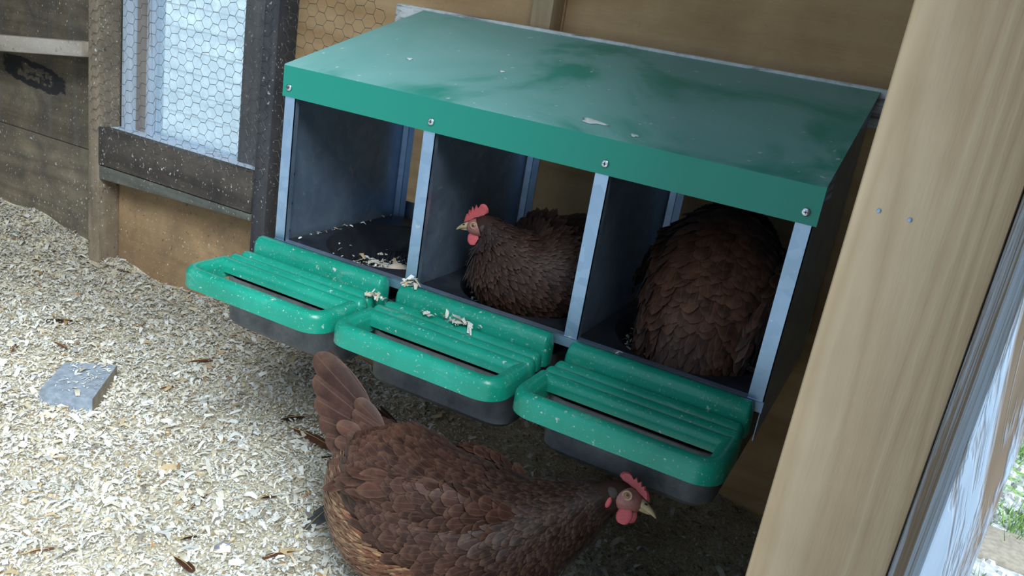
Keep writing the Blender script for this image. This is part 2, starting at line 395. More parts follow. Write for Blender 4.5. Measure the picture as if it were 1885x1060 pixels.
# timber framing
def stud(a, b, mat, label, name='wall_stud', grp='studs of the back wall', cat='stud'):
    return tag(box(name, a, b, mat, bevel=.003), label, cat, grp)
stud((-1.100, SY, -.47), (-1.053, PY, 1.85), MAT['stud_old'], 'weathered stud left of the window, speckled with dirt')
stud((-.4675, SY, -.47), (-.4215, PY, 1.85), MAT['stud_dark'], 'dark stained stud right of the window, streaked with droppings')
stud((.236, SY+.015, .30), (.283, PY, 1.85), MAT['stud_new'], 'clean pale stud above the green roof')
stud((-1.70, SY, -.47), (-1.655, PY, 1.85), MAT['stud_old'], 'stud at the far left of the back wall')
tag(box('sill_board', (-1.0525, SY-.004, -.126), (-.468, SY+.030, -.018), MAT['sill'], bevel=.004), 'dark grimy board directly under the window, upper of two', 'board', 'boards under the window')
V = boxv((-1.0525, SY-.001, -.170), (-.468, SY+.030, -.128)); V = [(x, y, z+(.022 if (x > -.6 and z < -.15) else 0)) for x, y, z in V]
tag(mk('sill_board', V, BF, MAT['sill2'], bevel=.005), 'thin greyed board below the dark window board', 'board', 'boards under the window')
V = []
for x, zt, zb in ((-1.652, .150, .100), (-1.102, .2075, .166)):
    V += [(x, SY-.02, zb), (x, PY-.001, zb), (x, PY-.001, zt), (x, SY-.02, zt)]
tag(mk('wall_ledge', V, [(0, 1, 2, 3), (7, 6, 5, 4), (0, 4, 5, 1), (1, 5, 6, 2), (2, 6, 7, 3), (3, 7, 4, 0)], MAT['ledge'], bevel=.005), 'rough pale wooden ledge on the left wall, crusted with droppings', 'ledge')
tag(box('ledger_board', (-.078, SY-.016, .385), (1.08, SY+.012, .4535), MAT['paint_ledger'], bevel=.004), 'whitewashed ledger board behind the green roof', 'board')
dpost = tag(box('door_post', (1.0132, -.60, -.56), (1.1032, -.51, 1.85), MAT['post'], bevel=.0035), 'clean pine door post in the right foreground', 'post')
for px_, pz_ in ((1.048, .3966), (1.0288, .3978)):
    b = MB(); b.sphere((px_, -.6001, pz_), .0016, .0007, .0016); b.build('nail_head', MAT['galv'], dpost, True)
tag(box('corner_board', (1.1036, -.752, -.60), (1.1249, -.518, 1.85), MAT['paint'], bevel=.002), 'corner board with peeling white paint at the far right', 'board')

# chicken wire on the stud fronts
def hexwire():
    s = .0172; cx = s*1.5*1.08; cy = s*math.sqrt(3); E = {}; P = {}
    def key(x, z): return (round(x, 4), round(z, 4))
    x0, x1, z0, z1 = -1.095, -.13, -.03, .66
    rnd = random.Random(3)
    for i in range(int((x1-x0)/cx)+2):
        for j in range(int((z1-z0)/cy)+2):
            X = x0+i*cx; Z = z0+j*cy+(cy/2 if i % 2 else 0)
            a = cx/1.5
            pts = [(X-a, Z), (X-a/2, Z+cy/2), (X+a/2, Z+cy/2), (X+a, Z), (X+a/2, Z-cy/2), (X-a/2, Z-cy/2)]
            if X > x1-rnd.random()*.05 or X < x0+.01 or Z < z0: continue
            for k in range(6):
                p, q_ = key(*pts[k]), key(*pts[(k+1) % 6]); E[tuple(sorted((p, q_)))] = 1
    b = MB()
    def jit(p):
        r = random.Random(hash(p) & 0xffffff); return (p[0]+r.uniform(-.0022, .0022), SY-.0035+r.uniform(-.0015, .001)+(.0 if p[0] < -.42 else .028), p[1]+r.uniform(-.0018, .0018))
    for p, q_ in E:
        horiz = abs(p[1]-q_[1]) < .002
        b.tube([jit(p), jit(q_)], .00075 if horiz else .00048, 4, False)
    return b.build('chicken_wire', MAT['wire'])
tag(hexwire(), 'hexagonal chicken wire stapled over the window and studs', 'wire mesh')

# ================================================================== NEST BOX
Wd, H0, HT, DP, HB = .93, .2709, .327, .4123, .4466
nb = empty('nest_box', (.465, .2, -.06), 'three compartment steel nest box with green roof and green perches', 'nest box')
GV = MAT['galv']; T = .0012; JW = .0235
def roof_z(y): return HT+(HB-HT)*(y+.004)/(DP+.004)
def side(x, label):
    P = [(.002, -.060), (DP-.002, -.045), (DP-.002, roof_z(DP)-.004), (.002, roof_z(.002)-.004)]
    V = [(x-T/2, y, z) for y, z in P]+[(x+T/2, y, z) for y, z in P]
    o = mk('side_panel', V, [(3, 2, 1, 0), (4, 5, 6, 7), (0, 1, 5, 4), (1, 2, 6, 5), (2, 3, 7, 6), (3, 0, 4, 7)], GV, nb); o['label'] = label; return o
sl = side(.001, 'left steel side panel'); sr = side(Wd-.001, 'right steel side panel')
for z in (.014, .068, .125):                                                  # bolt holes in the left panel
    b = MB(); b.sphere((.0018, .033, z), .0008, .0045, .0045); b.build('bolt_hole', MAT['hole'], sl, True)
b = MB()                                                                    # worn embossed marking on the right panel
for r in range(3):
    for c in range(9):
        y = .055+c*.0085; z = .325-r*.014-.0002*c
        if random.random() < .85: b.box((Wd-.0006, y, z), (Wd+.0004, y+.0055, z+.0075))
b.build('embossed_marking', GV, sr, False)
for i, x in enumerate((.31, .62)):
    xc = Wd/2+(i-.5)*.31
    P = [(.002, -.03), (DP-.004, -.02), (DP-.004, roof_z(DP)-.004), (.002, roof_z(.002)-.004)]
    V = [(xc-T/2, y, z) for y, z in P]+[(xc+T/2, y, z) for y, z in P]
    mk('divider', V, [(3, 2, 1, 0), (4, 5, 6, 7), (0, 1, 5, 4), (1, 2, 6, 5), (2, 3, 7, 6), (3, 0, 4, 7)], GV, nb)
for x0 in (0, .31-JW/2, .62-JW/2, Wd-JW):                                   # folded front flanges
    b = MB(); b.box((x0, -.0015, -.012), (x0+JW, 0, H0+.02)); b.box((x0+JW-.0015, -.0015, -.012), (x0+JW, .010, H0+.02))
    b.build('front_flange', GV, nb, False)
for x0 in (.002, .31+.002, .62+.002):                                       # folded rear flanges
    b = MB(); q_ = [(x0, DP-.032), (x0+.012, DP-.030), (x0+.0126, DP-.027), (x0+.026, DP-.027)]
    R = [[(x_, y_, z_) for z_ in (-.02, .425)]+[(x_+.001, y_-.001, z_) for z_ in (.425, -.02)] for x_, y_ in q_]; b.rings(R)
    b.build('rear_flange', GV, nb, False)
b = MB(); b.box((-.001, -.003, -.012), (Wd+.001, .0015, .004)); b.box((-.001, -.003, .0035), (Wd+.001, .012, .005)); b.build('front_lip', GV, nb, False)
box('rear_rail', (0, DP-.004, -.02), (Wd, DP-.0025, .03), GV, nb, 0); box('rear_rail', (0, DP-.004, .40), (Wd, DP-.0025, .44), GV, nb, 0)
# roof: one folded sheet
P = [(-.002, H0), (-.004, H0), (-.0045, HT-.002), (-.0025, HT), (DP+.002, HB+.0006), (DP+.002, HB-.0012), (-.001, HT-.0022), (-.002, HT-.004)]
b = MB(); N = 14
b.rings([[(-.005+(Wd+.010)*k/N, y, z) for y, z in P] for k in range(N+1)])
roof = b.build('roof', MAT['roof'], nb, 'auto'); roof['label'] = 'dusty green sheet metal roof'
for x in (.010, .312, .622, Wd-.013):
    b = MB(); b.sphere((x, -.0055, .2875), .0062, .0022, .0062); s_ = b.build('screw', MAT['steel'], roof, True)
    b = MB(); b.box((x-.0028, -.0084, .2870), (x+.0028, -.0072, .2880)); b.box((x-.0005, -.0084, .2847), (x+.0005, -.0072, .2903))
    # cross slot is merged with the recess colour
    b.V = b.V; mk('screw_slot', b.V, b.F, MAT['hole'], roof)

# perches
def perch(x0, wid, idx):
    b = MB(); x1 = x0+wid
    def arch(yc, hw, zt, zb, xa, xb, re):                                   # bar along x with rounded top and ends
        R = []; prof = []
        for k in range(9):
            a = math.pi*k/8; prof.append((math.cos(a)*hw, zt-hw+math.sin(a)*hw))
        prof = [(hw, zb)]+prof+[(-hw, zb)]
        n = 5
        st = [(xa+re*(1-math.cos(math.pi/2*j/n)), math.sin(math.pi/2*j/n)) for j in range(n+1)]
        st += [(xb-re*(1-math.cos(math.pi/2*j/n)), math.sin(math.pi/2*j/n)) for j in range(n, -1, -1)]
        for x, s in st:
            s = .35+.65*s; R.append([(x, yc+y*s, zb+(z-zb)*s) for y, z in prof])
        b.rings(R)
    arch(-.0205, .0165, .009, -.045, x0+.012, x1-.004, .008)                 # upright roll at the sill
    arch(-.052, .0135, -.017, -.045, x0+.006, x1-.006, .010)
    arch(-.079, .0135, -.018, -.045, x0+.003, x1-.003, .010)
    arch(-.106, .0135, -.018, -.041, x0+.004, x1-.004, .010)
    b.box((x0+.010, -.115, -.043), (x1-.010, -.012, -.036))
    hw, zt, zb = .0135, -.018, -.052
    path = []; rc = .026; yf = -.190
    path.append((x0+hw, -.100)); path.append((x0+hw, yf+rc))
    for k in range(1, 7):
        a = math.pi/2*k/6; path.append((x0+hw+rc-rc*math.cos(a), yf+rc-rc*math.sin(a)))
    for k in range(0, 7):
        a = math.pi/2*k/6; path.append((x1-hw-rc+rc*math.sin(a), yf+rc-rc*math.cos(a)))
    path.append((x1-hw, -.100))
    R = []
    for j, (x, y) in enumerate(path):
        p0 = path[max(j-1, 0)]; p1 = path[min(j+1, len(path)-1)]; tx, ty = p1[0]-p0[0], p1[1]-p0[1]; l = math.hypot(tx, ty); nx_, ny_ = -ty/l, tx/l
        prof = [(hw, zb)]+[(math.cos(math.pi*k/8)*hw, zt-hw+math.sin(math.pi*k/8)*hw) for k in range(9)]+[(-hw, zb)]
        R.append([(x+nx_*u, y+ny_*u, z) for u, z in prof])
    b.rings(R)
    o = b.build('perch', MAT['perch'], nb, 'auto'); o['label'] = 'speckled green plastic perch with open front loop'; return o
PX = [-.034+i*.3245 for i in range(3)]; PW = .312
for i, x in enumerate(PX): perch(x, PW, i)

# trays, bowls and pads
def rrect(x0, x1, y0, y1, r, z, n=6):
    P = []
    for cx, cy, a0 in ((x1-r, y1-r, 0), (x0+r, y1-r, 90), (x0+r, y0+r, 180), (x1-r, y0+r, 270)):
        for k in range(n+1):
            a = math.radians(a0+90*k/n); P.append((cx+r*math.cos(a), cy+r*math.sin(a), z))
    return P
BC = [(.158, .185), (.465, .185), (.772, .185)]
def bowl_z(d): return -.052+.050*max(0, (d-.62)/.38)**1.6
for i in range(3):
    x0 = PX[i]+.022; x1 = x0+.275
    b = MB()
    b.rings([rrect(x0+.012, x1-.012, -.108, .36, .03, -.138), rrect(x0+.003, x1-.003, -.118, .37, .035, -.128), rrect(x0, x1, -.122, .372, .036, -.06), rrect(x0, x1, -.122, .372, .036, -.046),
             rrect(x0+.004, x1-.004, -.118, .368, .034, -.046), rrect(x0+.006, x1-.006, -.116, .366, .034, -.120), rrect(x0+.016, x1-.016, -.106, .356, .03, -.132)])
    b.build('nest_tray', MAT['tray'], nb)['label'] = 'dusty black plastic tray under the perch'
    cx, cy = BC[i]; a_, b_ = .132, .165
    n = 28; xl, xr, yb, yt = cx-.147, cx+.147, .006, .375
    ang = [2*math.pi*k/44 for k in range(44)]
    def edge(t):
        c_, s_ = math.cos(t), math.sin(t); q_ = min((xr-cx)/c_ if c_ > 1e-6 else (xl-cx)/c_ if c_ < -1e-6 else 9, (yt-cy)/s_ if s_ > 1e-6 else (yb-cy)/s_ if s_ < -1e-6 else 9); return (cx+q_*c_, cy+q_*s_, .002)
    R = [[edge(t) for t in ang]]
    for d, z in ((1.0, .000), (.97, -.006), (.90, -.030), (.80, -.047), (.62, -.052), (.3, -.053), (.02, -.053)):
        R.append([(cx+a_*d*math.cos(t), cy+b_*d*math.sin(t), z) for t in ang])
    b = MB(); b.rings(R, True, False); b.build('nest_bowl', MAT['black'], nb, 'auto')['label'] = 'black rounded nest bowl'
    b = MB()
    for _ in range(260):
        t = random.random()*6.28; d = math.sqrt(random.random())*.72; x = cx+a_*d*math.cos(t); y = cy+b_*d*math.sin(t)
        z0 = -.053; r = .0022; h = random.uniform(.010, .016); dx = random.uniform(-.004, .004)
        b.add([(x-r, y-r, z0), (x+r, y-r, z0), (x+r, y+r, z0), (x-r, y+r, z0), (x+dx, y, z0+h)], [(0, 1, 4), (1, 2, 4), (2, 3, 4), (3, 0, 4)])
    o = b.build('pad_bristles', MAT['black'], nb, False); o['kind'] = 'stuff'

# ================================================================== SHAVINGS
PAL = np.array([(.78, .71, .58), (.84, .80, .71), (.88, .87, .82), (.68, .57, .41), (.78, .76, .72), (.62, .45, .26), (.42, .25, .12), (.55, .52, .48), (.30, .26, .22)])
PWT = np.array([.24, .26, .20, .10, .12, .04, .02, .03, .012])
def flakes(name, x, y, z, scale=1.0, parent=None, lift=.010, big=.04, tilt=.33, pal=PAL, wt=PWT):
    n = len(x)
    l = np.exp(RNG.normal(math.log(.0062), .42, n))*scale; wd = l*RNG.uniform(.18, .60, n)
    isb = RNG.random(n) < big; l = np.where(isb, RNG.uniform(.016, .030, n)*scale, l); wd = np.where(isb, l*RNG.uniform(.18, .5, n), wd)
    yaw = RNG.uniform(0, 2*np.pi, n); pit = RNG.normal(0, tilt, n); rol = RNG.normal(0, tilt, n); bend = RNG.uniform(-.05, .38, n)*l
    d = np.stack([np.cos(yaw)*np.cos(pit), np.sin(yaw)*np.cos(pit), np.sin(pit)], 1)
    s0 = np.stack([-np.sin(yaw), np.cos(yaw), np.zeros(n)], 1); u0_ = np.cross(d, s0)
    s = s0*np.cos(rol)[:, None]+u0_*np.sin(rol)[:, None]; u = np.cross(d, s); u *= np.sign(u[:, 2:3]+1e-9)
    c = np.stack([x, y, z+RNG.uniform(0, 1, n)*lift], 1)
    L = l[:, None]; Wv = wd[:, None]; B = bend[:, None]; tp = RNG.uniform(.3, 1, n)[:, None]
    V = np.stack([c-d*L/2-s*Wv/2*tp, c-d*L/2+s*Wv/2*tp, c+u*B-s*Wv/2, c+u*B+s*Wv/2, c+d*L/2-s*Wv/2*tp*.8, c+d*L/2+s*Wv/2*tp*.7], 1).reshape(-1, 3)
    k = np.arange(n)[:, None]*6
    F = np.concatenate([k+np.array([[0, 2, 3, 1]]), k+np.array([[2, 4, 5, 3]])], 0)
    ci = RNG.choice(len(pal), n, p=wt/wt.sum()); cc = pal[ci]*RNG.uniform(.82, 1.1, (n, 1))
    dirt = np.clip((x-.45+.5*y)/.35, 0, 1)[:, None]*(.75 if name == 'wood_shavings' else 0); dirt = np.maximum(dirt, np.clip((y+.10-.25*(x+.6))/.5, 0, 1)[:, None]*(.62 if name == 'wood_shavings' else 0)); cc = cc*(1-dirt)+cc*np.array([[.34, .32, .29]])*dirt  # soiled litter at the right; second term paints weaker rear daylight into flake colour
    return mk(name, V, F, MAT['flake'], parent, tint=np.repeat(np.clip(cc, 0, .92), 6, 0))
n = 210000
x = RNG.uniform(-1.95, 1.085, n); y = RNG.uniform(-.70, .49, n)
keep = (x < 1.085) & ~((x > .2) & (y > .15) & (RNG.random(n) < .6)) & ~((x > -1.10) & (x < -1.05) & (y > SY-.01))
x, y = x[keep], y[keep]
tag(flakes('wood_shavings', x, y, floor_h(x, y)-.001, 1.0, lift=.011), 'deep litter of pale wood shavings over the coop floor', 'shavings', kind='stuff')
for i, (cx, cy) in enumerate(BC):
    n = 900; t = RNG.uniform(0, 6.28, n); d = np.sqrt(RNG.random(n))*.85
    xx = cx+.132*d*np.cos(t); yy = cy+.165*d*np.sin(t)
    if i == 0: xx = np.clip(.165+RNG.normal(0, .042, n), .05, .26); yy = np.clip(.150+RNG.normal(0, .034, n), .05, .30)
    d = np.hypot((xx-cx)/.132, (yy-cy)/.165); zz = np.array([bowl_z(q_) for q_ in d])
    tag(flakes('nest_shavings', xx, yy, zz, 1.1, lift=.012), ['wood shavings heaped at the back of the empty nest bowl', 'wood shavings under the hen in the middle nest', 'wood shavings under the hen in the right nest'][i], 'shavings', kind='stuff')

def tuft(px, py, pz, n, rad, label, sc=1.4):
    n = int(n*1.8)
    a = RNG.uniform(0, 6.28, n); d = rad*RNG.random(n)
    return tag(flakes('shaving_clump', px+d*np.cos(a)*1.6, py+d*np.sin(a)*.5, np.full(n, pz), sc*.72, lift=.005, big=.12, tilt=.4), label, 'shavings', 'clumps of shavings dropped on the nest box', kind='stuff')
tuft(.318, -.02, .010, 26, .012, 'little clump of shavings on the roll beside the middle divider')
tuft(.28, -.060, -.016, 22, .016, 'pale tuft of shavings at the joint of the left and middle perches')
tuft(.385, -.060, -.015, 10, .010, 'small tan curl of shavings on the middle perch')
tuft(.44, -.052, -.014, 34, .030, 'long smear of shavings along the middle perch')
tuft(.70, -.02, .010, 6, .012, 'few pale flakes on the roll of the right perch', .9)

n = 26
tag(flakes('shaving_clump', RNG.uniform(.012, .028, n), RNG.uniform(.03, .36, n), np.full(n, .003), 1.1, lift=.004, tilt=.3), 'sparse pale flakes along the ledge of the empty left nest', 'shavings', 'clumps of shavings dropped on the nest box', kind='stuff')
# ================================================================== SMALL THINGS
def block():
    A, B, C, D = (-.455, -.168), (-.352, -.121), (-.452, .018), (-.535, -.052)
    z0, z1 = FZ-.02, FZ+.017; P = [A, B, C, D]
    V = [(p[0], p[1], z0) for p in P]+[(p[0], p[1], z1) for p in P]
    o = mk('concrete_block', V, [(3, 2, 1, 0), (4, 5, 6, 7), (0, 1, 5, 4), (1, 2, 6, 5), (2, 3, 7, 6), (3, 0, 4, 7)], None, mats=[MAT['slab'], MAT['slab_side']], midx=[0, 0, 0, 1, 0, 0])
    return tag(o, 'flat grey paving block half buried in the shavings', 'block')
block()
n = 130; a = RNG.random(n); c = RNG.random(n)**.7
tag(flakes('block_shavings', -.352-.100*c-.085*a, -.121+.139*c-.04*a, np.full(n, FZ+.018), .95, lift=.003, tilt=.18), 'loose shavings lying on the grey paving block', 'shavings', kind='stuff')
def egg(c, label):
    R = []
    for j in range(1, 12):
        ph = math.pi*j/12; r = .0215*math.sin(ph)*(1+.10*math.cos(ph)); R.append([(c[0]+-.029*math.cos(ph)*.95, c[1]+r*math.cos(2*math.pi*k/18), c[2]+.0215+r*math.sin(2*math.pi*k/18)) for k in range(18)])
    b = MB(); b.rings(R); return tag(b.build('egg', MAT['egg'], None, True), label, 'egg')
egg((.226, .088, -.044), 'tan egg lying at the front of the empty left nest')
def splat(cx, cy, r, label, asp=.4, tz=None):
    b = MB(); n = 16; R0 = []; R1 = []
    sl_ = (HB-HT)/(DP+.004); ph = random.random()*6
    for k in range(n):
        a = 2*math.pi*k/n; q_ = r*(1+.35*math.sin(3*a+ph)+.2*math.sin(5*a+2*ph)); x = cx+q_*math.cos(a); y = cy+q_*asp*math.sin(a)
        z = roof_z(y)+.0006 if tz is None else tz; R0.append((x, y, z)); R1.append((cx+(x-cx)*.6, cy+(y-cy)*.6, z+.0018+sl_*(cy-y)*.0))
    b.rings([R0, R1]); return tag(b.build('dropping', MAT['dropping'], None, True), label, 'dropping', 'droppings on the roof')
splat(.575, .035, .021, 'large white dropping on the front of the green roof', .35)
splat(.650, .018, .006, 'small white dropping right of the large one on the roof', .6)
splat(.165, .13, .006, 'small white dropping on the left part of the roof', .6)
splat(.34, .16, .005, 'tiny white dropping near the middle of the roof', .6)

# ================================================================== FEATHER GEOMETRY
def feather_arrays(P, D, Nn, L, Wf, tint, lift=.10, curl=.12, cup=.22, rows=5, blunt=.8, side_bend=0.0):
    """arrays of feathers: P root, D direction, Nn normal (n,3); L, Wf (n,)"""
    n = len(P); S = np.cross(D, Nn); S /= np.linalg.norm(S, axis=1, keepdims=True)+1e-9; N2 = np.cross(S, D)
    us = np.linspace(0, 1, rows); prof = np.array([.30, .80, 1.0, .92, .45])
    if rows == 9: us = np.array([0, .12, .3, .5, .68, .82, .91, .97, 1]); prof = np.array([.12, .45, .82, 1, 1, .92, .75, .5, .2])
    lift = np.broadcast_to(lift, (n,)); curl = np.broadcast_to(curl, (n,))
    Vs = []; UV = []
    for u, pw in zip(us, prof):
        off = (lift*u-curl*u*u)*L
        for v in (-1, 0, 1):
            cu = -cup*abs(v)*Wf*pw*.5
            tipback = -.08*L*abs(v)*(u > .9)*(rows == 5)
            Vs.append(P+D*(L*u+tipback)[:, None]+S*((Wf*pw*.5*v+side_bend*u*u*L))[:, None]+N2*(off+cu)[:, None]); UV.append((u, .5+.5*v))
    V = np.stack(Vs, 1).reshape(-1, 3); uv = np.tile(np.array(UV), (n, 1)); m = rows*3
    f = []
    for r in range(rows-1):
        for c in range(2): a = r*3+c; f.append((a, a+1, a+4, a+3))
    F = (np.arange(n)[:, None, None]*m+np.array(f)[None]).reshape(-1, 4)
    return V, F, uv, np.repeat(tint, m, 0)
class Plume:
    def __init__(s): s.V = []; s.F = []; s.U = []; s.C = []; s.n = 0
    def add(s, V, F, U, C): s.V.append(V); s.F.append(F+s.n); s.U.append(U); s.C.append(C); s.n += len(V)
    def build(s, name, parent, stuff=True):
        o = mk(name, np.concatenate(s.V), np.concatenate(s.F), MAT['feather'], parent, smooth=True, uv=np.concatenate(s.U), tint=np.concatenate(s.C))
        if stuff: o['kind'] = 'stuff'
        return o

def catmull(A, m):
    A = np.asarray(A, float); n = len(A); out = []
    for i in range(n-1):
        p0, p1, p2, p3 = A[max(i-1, 0)], A[i], A[i+1], A[min(i+2, n-1)]
        for k in range(m):
            t = k/m; out.append(.5*((2*p1)+(-p0+p2)*t+(2*p0-5*p1+4*p2-p3)*t*t+(-p0+3*p1-3*p2+p3)*t**3))
    out.append(A[-1]); return np.array(out)
class Loft:
    """sections (x,y,z, half width, up extent, down extent), ordered tail to head"""
    def __init__(s, sec, m=6, n=28, up=(0, 0, 1)):
        A = catmull(sec, m); s.A = A; s.n = n; C = A[:, :3]; Tn = np.gradient(C, axis=0); Tn /= np.linalg.norm(Tn, axis=1, keepdims=True)
        S = np.cross(Tn, np.array(up, float)); S /= np.linalg.norm(S, axis=1, keepdims=True); U = np.cross(S, Tn)
        th = np.linspace(0, 2*np.pi, n, endpoint=False); s.th = th
        c, sn = np.cos(th), np.sin(th); ex = np.sign(sn)*np.abs(sn)**.92
        ext = np.where(sn[None] >= 0, A[:, 4:5], A[:, 5:6])
        s.P = C[:, None]+S[:, None]*(A[:, 3:4]*c[None])[..., None]+U[:, None]*(ext*ex[None])[..., None]
        dt = np.gradient(s.P, axis=0); dth = np.roll(s.P, -1, 1)-np.roll(s.P, 1, 1)
        N = np.cross(dth, dt); out = s.P-C[:, None]; sg = np.sign((N*out).sum(-1, keepdims=True)); N = N*sg
        s.N = N/(np.linalg.norm(N, axis=-1, keepdims=True)+1e-9); s.D = -dt/(np.linalg.norm(dt, axis=-1, keepdims=True)+1e-9)
        s.C = C; s.len = np.concatenate([[0], np.cumsum(np.linalg.norm(np.diff(C, axis=0), axis=1))]); s.tt = s.len/s.len[-1]
    def mesh(s, name, mat, parent, shrink=1.0):
        P = s.C[:, None]+(s.P-s.C[:, None])*shrink; b = MB(); b.rings([[tuple(p) for p in r] for r in P]); return b.build(name, mat, parent, True)
    def sample(s, rows, around):
        """staggered rows from tail to head: returns t, theta, P, N, D"""
        out = []
        for j, t in enumerate(rows):
            i0 = int(min(np.interp(t, s.tt, np.arange(len(s.tt))), len(s.tt)-2))
            k = around(t, s, i0); dt_ = rows[1]-rows[0] if len(rows) > 1 else 0; t_row = t
            ths = (np.arange(k)+.5*(j % 2)+RNG.uniform(-.25, .25, k))/k*s.n
            for q_ in ths:
                t = min(1.0, max(0.0, t_row+RNG.uniform(-.55, .55)*dt_)); fi = np.interp(t, s.tt, np.arange(len(s.tt))); i0 = int(min(fi, len(s.tt)-2)); f = fi-i0
                a = int(q_) % s.n; b = (a+1) % s.n; g_ = q_-int(q_)
                B = lambda X: (X[i0, a]*(1-f)*(1-g_)+X[i0, b]*(1-f)*g_+X[i0+1, a]*f*(1-g_)+X[i0+1, b]*f*g_)
                out.append((t, q_/s.n*2*np.pi % (2*np.pi), *B(s.P), *B(s.N), *B(s.D)))
        o = np.array(out); return o[:, 0], o[:, 1], o[:, 2:5], o[:, 5:8], o[:, 8:11]
def unit(v): return v/(np.linalg.norm(v, axis=-1, keepdims=True)+1e-9)
def clothe(pl, L, zone, row_step=.011, jit=.12, grav=.12, mask=None, t0=.03, t1=1.0):
    """cover a loft in overlapping feathers; zone(t, th) -> length, width, colour(3), lift"""
    rows = np.arange(t0, t1, row_step/L.len[-1]); rows = rows+RNG.uniform(-.2, .2, len(rows))*row_step/L.len[-1]
    def around(t, s, i): 
        ln, wd, c_, lf = zone(t, 1.57); per = np.linalg.norm(np.diff(s.P[i], axis=0), axis=1).sum(); return max(5, int(per/(wd*.52)))
    t, th, P, N, D = L.sample(np.clip(rows, 0, 1), around)
    Z = [zone(a, b) for a, b in zip(t, th)]
    ln = np.array([z[0] for z in Z]); wd = np.array([z[1] for z in Z]); cc = np.array([z[2] for z in Z]); lf = np.array([z[3] for z in Z])
    if mask is not None:
        k = mask(t, th); t, th, P, N, D, ln, wd, cc, lf = [q_[k] for q_ in (t, th, P, N, D, ln, wd, cc, lf)]
    n = len(t)
    if n == 0: return
    ln = ln*RNG.uniform(.8, 1.2, n); wd = wd*RNG.uniform(.85, 1.15, n)
    D = D+RNG.normal(0, jit, (n, 3)); D[:, 2] -= grav*(np.abs(N[:, 2]) < .8); D = unit(D-N*(D*N).sum(1, keepdims=True))
    D = unit(D+N*(.03+.12*RNG.random(n)+.10*((t > .62) & (t < .92)))[:, None])
    N2 = unit(N-D*(D*N).sum(1, keepdims=True)); tint = cc*RNG.uniform(.65, 1.35, (n, 1))
    V, F, U, C = feather_arrays(P-N*.0008, D, N2, ln, wd, tint, lf, lf*.75); pl.add(V, F, U, C)

